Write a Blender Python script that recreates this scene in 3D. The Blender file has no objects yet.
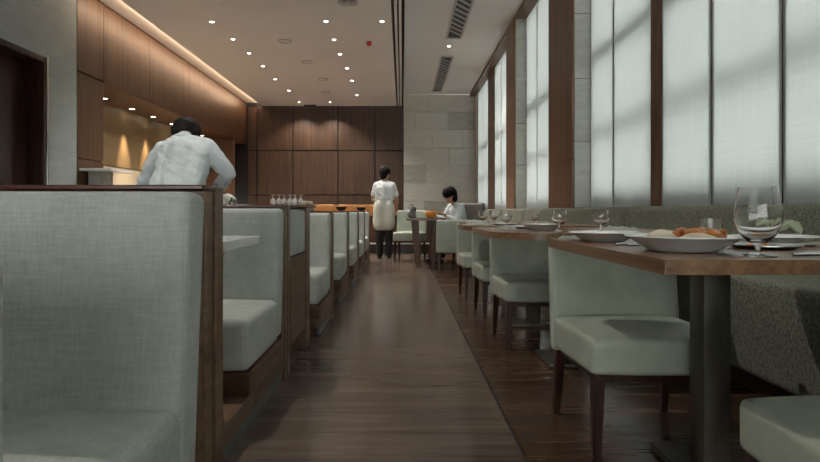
import bpy, bmesh, math, random
from mathutils import Vector, Matrix, noise
random.seed(7)
SC = bpy.context.scene
COL = SC.collection
R = math.radians

# ------------------------------------------------------------------ camera, world, sun, exposure
F = 547.0                                   # focal length in pixels of the 820 x 462 frame
cam_d = bpy.data.cameras.new('camera'); cam = bpy.data.objects.new('camera', cam_d); COL.objects.link(cam)
cam.location = (0, 0, 0.86); cam.rotation_euler = (R(90), 0, 0)
cam_d.sensor_width = 36; cam_d.lens = F / 820 * 36
cam_d.shift_x = 8 / 820; cam_d.shift_y = -20 / 820
cam_d.clip_start = 0.02; cam_d.clip_end = 200
SC.camera = cam
SC.view_settings.view_transform = 'Standard'; SC.view_settings.look = 'None'
SC.view_settings.gamma = 1; SC.view_settings.use_curve_mapping = False
SC.view_settings.exposure = 0.93
w = bpy.data.worlds.new('sky'); SC.world = w; w.use_nodes = True
w.node_tree.nodes['Background'].inputs[0].default_value = (1.0, 0.985, 0.955, 1)
w.node_tree.nodes['Background'].inputs[1].default_value = 3.0
sd = bpy.data.lights.new('sun', 'SUN'); sun = bpy.data.objects.new('sun', sd); COL.objects.link(sun)
sd.energy = 18.0; sd.angle = R(1.5); sd.color = (1.0, 0.99, 0.95)
sun.rotation_euler = Vector((-0.72, -0.12, -0.72)).to_track_quat('-Z', 'Y').to_euler()
sun.location = (8, -2, 8)

# ------------------------------------------------------------------ materials
def nt(name):
    m = bpy.data.materials.new(name); m.use_nodes = True
    t = m.node_tree; return m, t, t.nodes['Principled BSDF']
def plain(name, c, rough=.5, metal=0, spec=.5, **kw):
    m, t, b = nt(name)
    b.inputs['Base Color'].default_value = (*c, 1); b.inputs['Roughness'].default_value = rough
    b.inputs['Metallic'].default_value = metal; b.inputs['Specular IOR Level'].default_value = spec
    for k, v in kw.items(): b.inputs[k.replace('_', ' ')].default_value = v
    return m
def noisy(name, lo, hi, scales, rough=.5, bump=0., detail=4, spec=.5, lohi=(.35, .65), rvar=0., metal=0, bdist=.002):
    """colour between lo and hi by the mean of several stretched noises in object space"""
    m, t, b = nt(name); N = t.nodes; L = t.links
    tc = N.new('ShaderNodeTexCoord'); oi = N.new('ShaderNodeObjectInfo')
    mu = N.new('ShaderNodeMath'); mu.operation = 'MULTIPLY'; mu.inputs[1].default_value = 37.0
    L.new(oi.outputs['Random'], mu.inputs[0])
    ad = N.new('ShaderNodeVectorMath'); ad.operation = 'ADD'
    L.new(tc.outputs['Object'], ad.inputs[0]); L.new(mu.outputs[0], ad.inputs[1])
    acc = None
    for s in scales:
        mp = N.new('ShaderNodeMapping'); mp.inputs['Scale'].default_value = s
        L.new(ad.outputs[0], mp.inputs['Vector'])
        nz = N.new('ShaderNodeTexNoise'); nz.inputs['Scale'].default_value = 1; nz.inputs['Detail'].default_value = detail
        L.new(mp.outputs[0], nz.inputs['Vector'])
        if acc is None: acc = nz.outputs['Fac']
        else:
            a = N.new('ShaderNodeMath'); a.operation = 'ADD'; L.new(acc, a.inputs[0]); L.new(nz.outputs['Fac'], a.inputs[1]); acc = a.outputs[0]
    d = N.new('ShaderNodeMath'); d.operation = 'DIVIDE'; d.inputs[1].default_value = len(scales); L.new(acc, d.inputs[0])
    cr = N.new('ShaderNodeValToRGB'); cr.color_ramp.elements[0].position = lohi[0]; cr.color_ramp.elements[1].position = lohi[1]
    cr.color_ramp.elements[0].color = (*lo, 1); cr.color_ramp.elements[1].color = (*hi, 1)
    L.new(d.outputs[0], cr.inputs[0]); L.new(cr.outputs[0], b.inputs['Base Color'])
    b.inputs['Roughness'].default_value = rough; b.inputs['Specular IOR Level'].default_value = spec; b.inputs['Metallic'].default_value = metal
    if rvar:
        mr = N.new('ShaderNodeMapRange'); mr.inputs[1].default_value = .3; mr.inputs[2].default_value = .7
        mr.inputs[3].default_value = rough - rvar; mr.inputs[4].default_value = rough + rvar
        L.new(d.outputs[0], mr.inputs[0]); L.new(mr.outputs[0], b.inputs['Roughness'])
    if bump:
        bp = N.new('ShaderNodeBump'); bp.inputs['Strength'].default_value = bump; bp.inputs['Distance'].default_value = bdist
        L.new(d.outputs[0], bp.inputs['Height']); L.new(bp.outputs[0], b.inputs['Normal'])
    return m
def emit(name, c, s):
    m, t, b = nt(name)
    b.inputs['Base Color'].default_value = (*c, 1); b.inputs['Emission Color'].default_value = (*c, 1); b.inputs['Emission Strength'].default_value = s
    return m
def glass(name, tint=(1, 1, 1)):
    return plain(name, tint, .0, 0, .5, Transmission_Weight=1.0, IOR=1.45)
def pane_mat(name):
    m, t, b = nt(name); N = t.nodes; L = t.links
    tr = N.new('ShaderNodeBsdfTransparent'); tr.inputs[0].default_value = (.92, .94, .93, 1)
    gl = N.new('ShaderNodeBsdfGlossy'); gl.inputs['Roughness'].default_value = .02
    mx = N.new('ShaderNodeMixShader'); fr = N.new('ShaderNodeFresnel'); fr.inputs[0].default_value = 1.45
    L.new(fr.outputs[0], mx.inputs[0]); L.new(tr.outputs[0], mx.inputs[1]); L.new(gl.outputs[0], mx.inputs[2])
    L.new(mx.outputs[0], N['Material Output'].inputs[0]); return m
def shade_mat(name):
    """woven roller-shade cloth that lets daylight through"""
    m, t, b = nt(name); N = t.nodes; L = t.links
    tc = N.new('ShaderNodeTexCoord'); mp = N.new('ShaderNodeMapping'); mp.inputs['Scale'].default_value = (4, 110, 2)
    mp2 = N.new('ShaderNodeMapping'); mp2.inputs['Scale'].default_value = (4, 2, 110)
    n1 = N.new('ShaderNodeTexNoise'); n2 = N.new('ShaderNodeTexNoise')
    for n in (n1, n2): n.inputs['Scale'].default_value = 1; n.inputs['Detail'].default_value = 3
    L.new(tc.outputs['Object'], mp.inputs[0]); L.new(tc.outputs['Object'], mp2.inputs[0])
    L.new(mp.outputs[0], n1.inputs[0]); L.new(mp2.outputs[0], n2.inputs[0])
    ad = N.new('ShaderNodeMath'); ad.operation = 'ADD'; L.new(n1.outputs[0], ad.inputs[0]); L.new(n2.outputs[0], ad.inputs[1])
    cr = N.new('ShaderNodeValToRGB'); cr.color_ramp.elements[0].position = .35; cr.color_ramp.elements[1].position = 1.0
    hf = N.new('ShaderNodeMath'); hf.operation = 'MULTIPLY'; hf.inputs[1].default_value = .68; L.new(ad.outputs[0], hf.inputs[0])
    cr.color_ramp.elements[0].color = (.66, .69, .685, 1); cr.color_ramp.elements[1].color = (.78, .805, .80, 1)
    L.new(hf.outputs[0], cr.inputs[0])
    tl = N.new('ShaderNodeBsdfTranslucent'); df = N.new('ShaderNodeBsdfDiffuse'); mx = N.new('ShaderNodeMixShader'); mx.inputs[0].default_value = .4
    L.new(cr.outputs[0], tl.inputs[0]); L.new(cr.outputs[0], df.inputs[0])
    L.new(tl.outputs[0], mx.inputs[1]); L.new(df.outputs[0], mx.inputs[2]); L.new(mx.outputs[0], N['Material Output'].inputs[0])
    return m

M = {}
M['pier_wood'] = noisy('pier_walnut', (.130, .062, .036), (.270, .145, .088), [(14, 14, .5), (60, 60, 1.5)], .38, .1, 5)
M['walnut'] = noisy('walnut_veneer', (.042, .021, .0105), (.130, .070, .034), [(14, 14, .5), (60, 60, 1.5)], .42, .1, 5)
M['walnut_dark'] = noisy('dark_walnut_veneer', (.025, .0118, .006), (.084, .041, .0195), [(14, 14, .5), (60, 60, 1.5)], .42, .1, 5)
M['walnut_red'] = noisy('reddish_walnut', (.050, .021, .011), (.125, .058, .031), [(14, 14, .5), (60, 60, 1.5)], .4, .1, 5)
M['walnut_h'] = noisy('walnut_horizontal', (.085, .048, .028), (.240, .145, .085), [(14, 1.0, 16), (60, 3, 70)], .4, .1, 5)
M['table_wood'] = noisy('table_wood', (.110, .050, .022), (.260, .145, .075), [(14, 1.0, 16), (60, 3, 70)], .32, .06, 5)
M['redcap'] = noisy('mahogany_cap', (.055, .014, .009), (.120, .034, .018), [(3, 14, 16)], .25, .05, 4)
M['darkwood'] = noisy('dark_stained_wood', (.018, .007, .005), (.050, .020, .012), [(40, 40, 3)], .3, .05, 4)
M['linen'] = noisy('grey_linen', (.39, .41, .375), (.57, .59, .545), [(16, 16, 170), (170, 170, 16), (5, 5, 5)], .85, .2, 4, .2, (.36, .64))
M['tweed'] = noisy('grey_tweed', (.08, .085, .068), (.36, .37, .30), [(110, 110, 60), (200, 200, 140)], .9, .35, 4, .15, (.36, .66))
M['leather'] = noisy('sage_leather', (.36, .395, .325), (.44, .475, .395), [(9, 9, 9)], .36, .03, 5, .5)
M['leather_dark'] = noisy('taupe_leather', (.045, .042, .034), (.075, .07, .056), [(9, 9, 9)], .42, .03, 5, .5)
M['tan'] = noisy('tan_leather', (.27, .105, .022), (.36, .155, .037), [(6, 6, 6)], .45, .03, 4)
M['plaster'] = noisy('white_plaster', (.50, .49, .47), (.56, .55, .53), [(1.2, 1.2, 1.2)], .6, 0, 3)
M['ceil'] = noisy('painted_ceiling', (.68, .67, .655), (.72, .71, .69), [(.6, .6, .6)], .55, 0, 3)
M['greywall'] = noisy('grey_green_plaster', (.30, .345, .34), (.37, .42, .41), [(2, 2, 9), (3, 3, 30)], .6, .05, 5)
M['stone'] = noisy('travertine', (.45, .45, .41), (.56, .56, .51), [(3, 3, 12), (9, 9, 30)], .5, .1, 6)
M['stone_d'] = noisy('darker_travertine', (.30, .30, .265), (.42, .42, .38), [(3, 3, 12), (9, 9, 30)], .5, .1, 6)
M['floor'] = noisy('brown_floor', (.032, .017, .0095), (.115, .063, .037), [(1.2, 22, 1), (4, 90, 1)], .24, .06, 6, .5, (.36, .66), .08)
M['aisle'] = noisy('grey_brown_floor', (.080, .057, .044), (.190, .138, .108), [(.8, 14, 1), (3, 60, 1), (2, 2, 2)], .20, .04, 6, .5, (.36, .66), .07)
M['joint'] = plain('dark_joint', (.012, .010, .009), .7)
M['black'] = plain('black_metal', (.012, .012, .013), .35)
M['post'] = noisy('dark_bronze', (.055, .050, .038), (.115, .108, .085), [(20, 20, 4)], .34, .05, 4, .5, metal=.3)
M['steel'] = plain('steel', (.55, .55, .53), .22, 1)
M['frame'] = plain('window_aluminium', (.36, .40, .39), .35, .6)
M['trim'] = noisy('window_wood', (.09, .045, .026), (.19, .105, .06), [(30, 30, 2)], .4, .05)
M['shade'] = shade_mat('shade_cloth')
M['pane'] = pane_mat('window_glass')
M['glass'] = glass('clear_glass')
M['glass_milky'] = plain('washed_glass', (.95, .96, .95), .12, 0, .8, Transmission_Weight=.55, IOR=1.45)
M['water'] = plain('water', (1, 1, 1), 0, 0, .5, Transmission_Weight=1.0, IOR=1.33)
M['china'] = plain('white_china', (.88, .89, .87), .15)
M['marble'] = noisy('white_marble', (.76, .77, .75), (.86, .87, .85), [(3, 3, 3)], .15, 0, 6)
M['napkin'] = noisy('white_napkin', (.62, .63, .60), (.74, .75, .71), [(60, 60, 60)], .9, .1)
M['bread'] = noisy('pale_bread', (.55, .46, .33), (.70, .62, .48), [(30, 30, 30)], .8, .3)
M['fried'] = noisy('fried_orange', (.28, .07, .012), (.62, .22, .045), [(40, 40, 40)], .35, .4)
M['leaf'] = noisy('pale_leaf', (.50, .56, .40), (.70, .74, .60), [(20, 20, 20)], .5, .1)
M['basket'] = plain('orange_glaze', (.60, .26, .04), .3)
M['shirt'] = noisy('pale_shirt', (.53, .58, .60), (.64, .69, .71), [(7, 7, 7)], .8, .15, 4, .2, bdist=.01)
M['shirt_white'] = noisy('white_shirt', (.60, .64, .65), (.70, .74, .75), [(7, 7, 7)], .8, .1, 4, .2)
M['apron'] = noisy('cream_apron', (.54, .54, .48), (.64, .64, .57), [(7, 7, 5)], .85, .1, 4, .2)
M['trouser'] = plain('black_trousers', (.012, .012, .014), .7)
M['skin'] = noisy('skin', (.40, .22, .15), (.50, .29, .20), [(8, 8, 8)], .5, 0)
M['hair'] = noisy('black_hair', (.005, .0045, .0045), (.016, .013, .011), [(90, 90, 20)], .75, .2, 4, .15)
M['eye'] = plain('eye_dark', (.01, .008, .006), .1)
M['belt'] = plain('black_belt', (.01, .01, .01), .35)
M['jacket'] = noisy('grey_jacket', (.10, .11, .12), (.24, .26, .27), [(9, 9, 9)], .85, .2)
M['lamp'] = emit('lamp_lens', (1.0, .93, .82), 9)
M['red'] = plain('red_plastic', (.60, .02, .02), .4)
M['vent_white'] = plain('vent_paint', (.45, .45, .44), .5)
M['toe'] = plain('toe_kick_metal', (.20, .23, .23), .35, .7)
M['nichewall'] = noisy('brass_panel', (.20, .14, .070), (.28, .20, .105), [(1, 1, 3)], .45, 0, 4)
M['backsplash'] = noisy('pale_backsplash', (.46, .40, .30), (.54, .47, .36), [(2, 2, 2)], .4)
M['bottle'] = plain('green_bottle_glass', (.12, .2, .14), .05, 0, .5, Transmission_Weight=.6, IOR=1.45)
M['ceram'] = plain('pale_ceramic', (.55, .52, .46), .35)
M['cream'] = plain('cream_lacquer', (.52, .47, .38), .45)

# ------------------------------------------------------------------ helpers
def wloc(o):
    v = Vector((0, 0, 0))
    while o is not None: v += o.location; o = o.parent
    return v
def finish(me, ang=38):
    for p in me.polygons: p.use_smooth = True
    me.set_sharp_from_angle(angle=R(ang))
def obj(name, bm, mat, parent=None, label=None, cat=None, group=None, kind=None, ang=38):
    """link a bmesh given in world coordinates as one mesh object; origin at its base (top level) or at its parent"""
    bmesh.ops.recalc_face_normals(bm, faces=bm.faces)
    me = bpy.data.meshes.new(name); o = bpy.data.objects.new(name, me)
    if parent is None:
        xs = [v.co for v in bm.verts]
        b = Vector(((min(v.x for v in xs) + max(v.x for v in xs)) / 2, (min(v.y for v in xs) + max(v.y for v in xs)) / 2, min(v.z for v in xs)))
        o.location = b
    else:
        b = wloc(parent); o.parent = parent
    bmesh.ops.translate(bm, verts=bm.verts, vec=-b)
    bm.to_mesh(me); bm.free(); finish(me, ang)
    me.materials.append(M[mat] if isinstance(mat, str) else mat)
    COL.objects.link(o); tag(o, label, cat, group, kind)
    return o
def tag(o, label=None, cat=None, group=None, kind=None):
    if label: o['label'] = label
    if cat: o['category'] = cat
    if group: o['group'] = group
    if kind: o['kind'] = kind
    return o
def struct(name, bm, mat, parent=None, label=None):
    return obj(name, bm, mat, parent, label, kind=None if parent else 'structure')
def thing(name, label, cat, loc=(0, 0, 0), group=None, kind=None):
    o = bpy.data.objects.new(name, None); o.empty_display_size = .1; COL.objects.link(o); o.location = loc
    return tag(o, label, cat, group, kind)
def dup(root, loc, rz=0, label=None, group=None):
    def cp(o, par):
        c = o.copy(); COL.objects.link(c); c.parent = par
        for ch in o.children: cp(ch, c)
        return c
    r = cp(root, None); r.location = loc; r.rotation_euler = (0, 0, rz)
    return tag(r, label, None, group)
def dup_part(o, loc, parent):
    c = o.copy(); COL.objects.link(c); c.parent = parent; c.location = Vector(loc) - wloc(parent); return c

def box(x0, x1, y0, y1, z0, z1, bev=0, seg=2, bm=None):
    b = bmesh.new()
    bmesh.ops.create_cube(b, size=1)
    for v in b.verts: v.co = Vector(((x0 + x1) / 2 + v.co.x * (x1 - x0), (y0 + y1) / 2 + v.co.y * (y1 - y0), (z0 + z1) / 2 + v.co.z * (z1 - z0)))
    if bev: bmesh.ops.bevel(b, geom=b.edges[:], offset=bev, segments=seg, affect='EDGES', profile=.5)
    return join(bm, b)
def join(a, b):
    if a is None: return b
    me = bpy.data.meshes.new('tmp'); b.to_mesh(me); b.free(); a.from_mesh(me); bpy.data.meshes.remove(me); return a
def rbox(x0, x1, y0, y1, z0, z1, r, n=6, k=3, f=None):
    """soft upholstered block: rounded box, optional deform f(x,y,z)->(x,y,z)"""
    c = Vector(((x0 + x1) / 2, (y0 + y1) / 2, (z0 + z1) / 2)); h = Vector(((x1 - x0) / 2, (y1 - y0) / 2, (z1 - z0) / 2))
    def ax(hh):
        a = [-hh + r * (1 - math.cos(i / k * math.pi / 2)) * 1.0 for i in range(k + 1)]
        m = [-(hh - r) + 2 * (hh - r) * i / n for i in range(1, n)]
        return a + m + [-v for v in reversed(a)]
    A = [ax(h.x), ax(h.y), ax(h.z)]
    bm = bmesh.new()
    for d in range(3):
        u, v = [i for i in range(3) if i != d]
        for s in (-1, 1):
            g = []
            for a in A[u]:
                row = []
                for b in A[v]:
                    p = [0, 0, 0]; p[d] = s * h[d]; p[u] = a; p[v] = b
                    q = Vector([max(-(h[i] - r), min(h[i] - r, p[i])) for i in range(3)])
                    e = Vector(p) - q
                    if e.length > 1e-9: e = e.normalized() * r
                    row.append(bm.verts.new(q + e + c))
                g.append(row)
            for i in range(len(g) - 1):
                for j in range(len(g[0]) - 1):
                    bm.faces.new((g[i][j], g[i + 1][j], g[i + 1][j + 1], g[i][j + 1]))
    bmesh.ops.remove_doubles(bm, verts=bm.verts, dist=1e-5)
    if f:
        for v in bm.verts: v.co = Vector(f(*v.co))
    return bm
def lathe(prof, n=24, loc=(0, 0, 0), sx=1, sy=1):
    bm = bmesh.new(); rings = []
    for r, z in prof:
        if r < 1e-6: rings.append([bm.verts.new((loc[0], loc[1], loc[2] + z))])
        else: rings.append([bm.verts.new((loc[0] + r * sx * math.cos(2 * math.pi * i / n), loc[1] + r * sy * math.sin(2 * math.pi * i / n), loc[2] + z)) for i in range(n)])
    for a, b in zip(rings, rings[1:]):
        for i in range(n):
            j = (i + 1) % n
            if len(a) == 1 and len(b) == 1: continue
            if len(a) == 1: bm.faces.new((a[0], b[i], b[j]))
            elif len(b) == 1: bm.faces.new((a[i], a[j], b[0]))
            else: bm.faces.new((a[i], a[j], b[j], b[i]))
    return bm
def tube(pts, rad, n=8, closed=False, bm=None):
    bm = bm or bmesh.new(); P = [Vector(p) for p in pts]; rings = []; m = len(P)
    for i, p in enumerate(P):
        t = (P[(i + 1) % m] - P[i - 1]) if closed else (P[min(i + 1, m - 1)] - P[max(i - 1, 0)])
        t.normalize(); up = Vector((0, 0, 1)) if abs(t.z) < .9 else Vector((1, 0, 0))
        a = t.cross(up).normalized(); b = a.cross(t)
        rr = rad[i] if isinstance(rad, (list, tuple)) else rad
        rings.append([bm.verts.new(p + (a * math.cos(2 * math.pi * k / n) + b * math.sin(2 * math.pi * k / n)) * rr) for k in range(n)])
    for i in range(m if closed else m - 1):
        A, B = rings[i], rings[(i + 1) % m]
        for k in range(n): bm.faces.new((A[k], A[(k + 1) % n], B[(k + 1) % n], B[k]))
    if not closed: bm.faces.new(rings[0]); bm.faces.new(list(reversed(rings[-1])))
    return bm
def leg(x0, y0, z0, x1, y1, z1, a0, a1):
    """square tapered leg from (x0,y0,z0) side a0 down to (x1,y1,z1) side a1"""
    bm = bmesh.new(); r = []
    for (x, y, z, a) in ((x0, y0, z0, a0), (x1, y1, z1, a1)):
        r.append([bm.verts.new((x + sx * a / 2, y + sy * a / 2, z)) for sx, sy in ((-1, -1), (1, -1), (1, 1), (-1, 1))])
    bm.faces.new(r[0]); bm.faces.new(list(reversed(r[1])))
    for k in range(4): bm.faces.new((r[0][k], r[1][k], r[1][(k + 1) % 4], r[0][(k + 1) % 4]))
    bmesh.ops.bevel(bm, geom=bm.edges[:], offset=.003, segments=1, affect='EDGES'); return bm
def slab(x0, x1, y0, y1, z0, z1, rad, bev=.004, seg=8):
    """flat top with rounded plan corners (one radius, or four: near-left, near-right, far-right, far-left)"""
    rd = rad if isinstance(rad, (list, tuple)) else [rad] * 4
    pts = []
    for (cx, cy, a0, q) in ((x0 + rd[0], y0 + rd[0], 180, rd[0]), (x1 - rd[1], y0 + rd[1], 270, rd[1]), (x1 - rd[2], y1 - rd[2], 0, rd[2]), (x0 + rd[3], y1 - rd[3], 90, rd[3])):
        for i in range(seg + 1):
            a = R(a0 + 90 * i / seg); pts.append((cx + q * math.cos(a), cy + q * math.sin(a)))
    bm = bmesh.new(); lo = [bm.verts.new((x, y, z0)) for x, y in pts]; hi = [bm.verts.new((x, y, z1)) for x, y in pts]
    bmesh.ops.remove_doubles(bm, verts=bm.verts, dist=1e-6)
    lo = [v for v in lo if v.is_valid]; hi = [v for v in hi if v.is_valid]; n = len(lo)
    bm.faces.new(list(reversed(lo))); top = bm.faces.new(hi)
    for i in range(n): bm.faces.new((lo[i], lo[(i + 1) % n], hi[(i + 1) % n], hi[i]))
    if bev: bmesh.ops.bevel(bm, geom=[e for f in (top,) for e in f.edges], offset=bev, segments=2, affect='EDGES')
    return bm
def capsule(bm, p0, r0, p1, r1, n=14):
    p0, p1 = Vector(p0), Vector(p1); d = p1 - p0; L = d.length; t = d / L if L > 1e-6 else Vector((0, 0, 1))
    up = Vector((0, 0, 1)) if abs(t.z) < .9 else Vector((1, 0, 0)); a = t.cross(up).normalized(); b = a.cross(t)
    prof = [(r0 * math.sin(R(q)), -r0 * math.cos(R(q))) for q in (0, 25, 50, 75, 90)] + [(r1 * math.cos(R(q)), L + r1 * math.sin(R(q))) for q in (0, 15, 40, 65, 90)]
    rings = []
    for r, z in prof:
        if r < 1e-6: rings.append([bm.verts.new(p0 + t * z)])
        else: rings.append([bm.verts.new(p0 + t * z + (a * math.cos(2 * math.pi * k / n) + b * math.sin(2 * math.pi * k / n)) * r) for k in range(n)])
    for A, B in zip(rings, rings[1:]):
        for k in range(n):
            j = (k + 1) % n
            if len(A) == 1: bm.faces.new((A[0], B[j], B[k]))
            elif len(B) == 1: bm.faces.new((A[k], A[j], B[0]))
            else: bm.faces.new((A[k], A[j], B[j], B[k]))
def ball(bm, c, rx, ry, rz):
    r = bmesh.ops.create_uvsphere(bm, u_segments=16, v_segments=12, radius=1)
    for v in r['verts']: v.co = Vector((c[0] + v.co.x * rx, c[1] + v.co.y * ry, c[2] + v.co.z * rz))
def blob(name, caps, mat, parent, voxel=.012, smooth=3, wrinkle=0, wscale=9, balls=(), f=None, label=None):
    """one continuous organic surface grown over tapered capsules (world coordinates)"""
    bm = bmesh.new()
    for c in caps: capsule(bm, *c)
    for c in balls: ball(bm, *c)
    bmesh.ops.recalc_face_normals(bm, faces=bm.faces)
    me = bpy.data.meshes.new('tmp'); bm.to_mesh(me); bm.free(); t = bpy.data.objects.new('tmp', me); COL.objects.link(t)
    rm = t.modifiers.new('r', 'REMESH'); rm.mode = 'VOXEL'; rm.voxel_size = voxel
    sm = t.modifiers.new('s', 'SMOOTH'); sm.iterations = smooth; sm.factor = .5
    dg = bpy.context.evaluated_depsgraph_get(); m2 = bpy.data.meshes.new_from_object(t.evaluated_get(dg))
    bpy.data.objects.remove(t); bpy.data.meshes.remove(me)
    b2 = bmesh.new(); b2.from_mesh(m2); bpy.data.meshes.remove(m2)
    if wrinkle:
        b2.normal_update()
        for v in b2.verts:
            q = Vector((v.co.x * wscale, v.co.y * wscale, v.co.z * wscale * 2.0 + v.co.x * wscale))
            v.co += v.normal * wrinkle * (noise.noise(q) + .5 * noise.noise(q * 2.3))
    if f:
        for v in b2.verts: v.co = Vector(f(*v.co))
    return obj(name, b2, mat, parent, label, ang=180)

# ================================================================== THE ROOM
YB, YN = 17.2, -6.5                # far wall and wall behind the camera
XL, XR = -4.89, 2.33               # left wall face, window plane
ZL, ZR = 4.16, 4.53                # lower ceiling over the booths, higher ceiling by the windows
XS = 0.43                          # floor seam
fl = struct('floor', box(XS + .006, 2.9, YN, YB + .2, -.12, 0), 'floor')
struct('floor_aisle', box(-6.0, XS - .006, YN, YB + .2, -.12, 0), 'aisle')
struct('trim_1', box(XS - .006, XS + .006, YN, YB, -.12, -.003), 'joint')
# ceilings, with a light cove along the left wall and dark air slots between the two levels
struct('ceiling', box(-4.40, -.176, YN, YB, ZL, 4.26), 'ceil')
struct('ceiling_cove', box(-6.2, -4.0, YN, YB, 4.262, 4.6), 'ceil')
struct('ceiling_high', box(.06, 2.9, YN, YB, ZR, ZR + .08), 'ceil')
slot = struct('ceiling_slot', box(-.16, .06, YN, YB, ZR - .05, ZR), 'black')
for x in (-.128, -.052): obj('slot_divider', box(x, x + .044, YN, YB, ZL - .004, ZR - .05), 'ceil', slot)
obj('slot_cheek', box(-.175, -.158, YN, YB, ZL + .004, ZR), 'black', slot)
obj('slot_face', box(.045, .062, YN, YB, ZL - .004, ZR), 'ceil', slot)
# wall behind the camera
struct('wall_near', box(-6.2, -4.6, YN - .15, YN, 0, 4.6), 'greywall')
wn = thing('window_6', None, None, (-1.2, YN, 0), kind='structure')      # unseen glazing behind the camera, added to let in fill daylight
for i in range(5):
    a = -4.6 + i * 1.42; obj('frame_post', box(a, a + .08, YN - .1, YN, 0, 2.9), 'frame', wn)
    for z0, z1 in ((.1, 2.3), (2.38, 2.9)): obj('pane', box(a + .08, a + 1.42, YN - .055, YN - .045, z0, z1), 'pane', wn)
for z0, z1 in ((0, .1), (2.3, 2.38), (2.9, 3.0)): obj('frame_rail', box(-4.6, 2.5, YN - .1, YN, z0, z1), 'frame', wn)
struct('wall_near_lintel', box(-4.6, 2.9, YN - .15, YN, 3.0, 4.6), 'greywall')  # solid wall over the added glazing, sized to limit its fill
struct('wall_near_side', box(2.5, 2.9, YN - .15, YN, 0, 4.25), 'greywall')
# ---- far wall: walnut panels on the left, stone slabs on the right
wb = struct('wall_back', box(-6.2, .05, YB + .05, YB + .25, 0, 4.6), 'joint')
xs = [-4.86, -4.56, -3.43, -2.01, -.85, .05]
for a, b in zip(xs, xs[1:]):
    for z0, z1 in ((1.36, 2.76), (2.76, 4.14)):
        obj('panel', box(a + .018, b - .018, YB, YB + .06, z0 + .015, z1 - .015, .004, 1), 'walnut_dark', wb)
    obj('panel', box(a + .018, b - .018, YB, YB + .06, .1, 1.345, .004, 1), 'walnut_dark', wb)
ws = struct('wall_back_stone', box(.05, 2.9, YB + .05, YB + .25, 0, 4.6), 'joint')
zz = [0, .60, 1.17, 1.74, 2.31, 2.84, 3.41, 3.97, 4.53]
cuts = [[1.2], [.6, 1.8], [1.3], [.75], [1.48], [.9], [1.44], [.8], [1.7]]
cuts = [[1.2], [.7, 1.9], [1.3], [.75], [1.48], [.95, 1.9], [.42, 1.44], [.8], [1.7]]
for k, (z0, z1) in enumerate(zip(zz, zz[1:])):
    e = [.05] + cuts[k] + [2.33]
    for i, (a, b) in enumerate(zip(e, e[1:])):
        m = 'stone_d' if (k, i) in ((6, 2), (1, 1), (3, 0)) else 'stone'
        obj('stone_slab', box(a + .003, b - .003, YB - .005 * ((k + i) % 2), YB + .06, z0 + .003, z1 - .003, .002, 1), m, ws)
# ---- left wall: grey plaster with a doorway, then walnut panelling with a lit niche
struct('wall_left', box(XL - .3, XL, YN, 6.42, 0, 4.46), 'greywall')
struct('wall_left_end', box(XL - .3, XL, 7.47, 8.22, 0, 4.46), 'greywall')
struct('wall_left_lintel', box(XL - .3, XL, 6.42, 7.47, 2.95, 4.46), 'greywall')
dr = thing('door_1', None, None, (XL, 6.95, 0), kind='structure')
obj('door_frame', box(XL - .28, XL + .05, 7.40, 7.47, 0, 2.95, .006), 'darkwood', dr)
obj('door_frame', box(XL - .28, XL + .05, 6.42, 6.49, 0, 2.95, .006), 'darkwood', dr)
obj('door_head', box(XL - .28, XL + .05, 6.49, 7.40, 2.87, 2.95, .006), 'darkwood', dr)
obj('door_leaf', box(XL - .22, XL - .17, 6.49, 6.86, .01, 2.87, .004), 'leather_dark', dr)
obj('door_leaf', box(XL - .25, XL - .19, 6.87, 7.40, .01, 2.87, .004), 'darkwood', dr)
obj('metal_edge', box(XL + .045, XL + .062, 7.445, 7.472, 0, 2.955, .002), 'steel', dr)
wl = struct('wall_left_wood', box(XL - .3, XL - .05, 8.22, 8.97, 0, 4.46), 'joint')
for z0, z1 in ((0, .86), (.86, 1.66), (1.66, 2.97), (2.98, 4.25)):
    obj('panel', box(XL - .06, XL, 8.235, 8.965, z0 + .008, z1 - .008, .003, 1), 'walnut', wl)
wu = struct('wall_left_upper', box(XL - .9, XL - .05, 8.97, YB, 2.98, 4.46), 'joint')
ye = [8.98, 10.6, 12.25, 13.9, 15.55, YB]
for a, b in zip(ye, ye[1:]):
    obj('panel', box(XL - .06, XL, a + .002, b - .002, 2.985, 4.25, .003, 1), 'walnut', wu)
struct('trim_3', box(XL - .05, XL + .015, 8.22, YB, 4.236, 4.261), 'darkwood')
# niche shell
struct('wall_niche_back', box(XL - .95, XL - .83, 8.97, YB, 1.74, 2.98), 'nichewall')
struct('wall_niche_backsplash', box(XL - .95, XL - .80, 8.97, YB, .92, 1.735), 'backsplash')
struct('trim_4', box(XL - .84, XL - .79, 8.97, YB, 1.73, 1.745), 'darkwood')
struct('ceiling_niche', box(XL - .83, XL - .001, 8.97, YB, 2.962, 2.98), 'walnut_red')
struct('wall_niche_end', box(XL - .83, XL, 15.9, 16.0, 0, 2.96), 'walnut_red')
struct('wall_niche_start', box(XL - .83, XL - .3, 8.90, 8.97, 0, 4.4), 'walnut')
nc = thing('niche_counter', 'wooden back counter with a pale top inside the lit wall niche', 'counter', (XL - .4, 12.4, 0))
obj('counter_top', box(XL - .79, XL + .02, 8.98, 15.89, .88, .92, .004), 'cream', nc)
for i in range(8): obj('cabinet_door', box(XL - .06, XL - .02, 8.99 + i * .86, 8.99 + i * .86 + .85, .08, .87, .004), 'walnut', nc)
obj('carcass', box(XL - .78, XL - .06, 8.99, 15.88, 0, .88), 'darkwood', nc)
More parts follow.
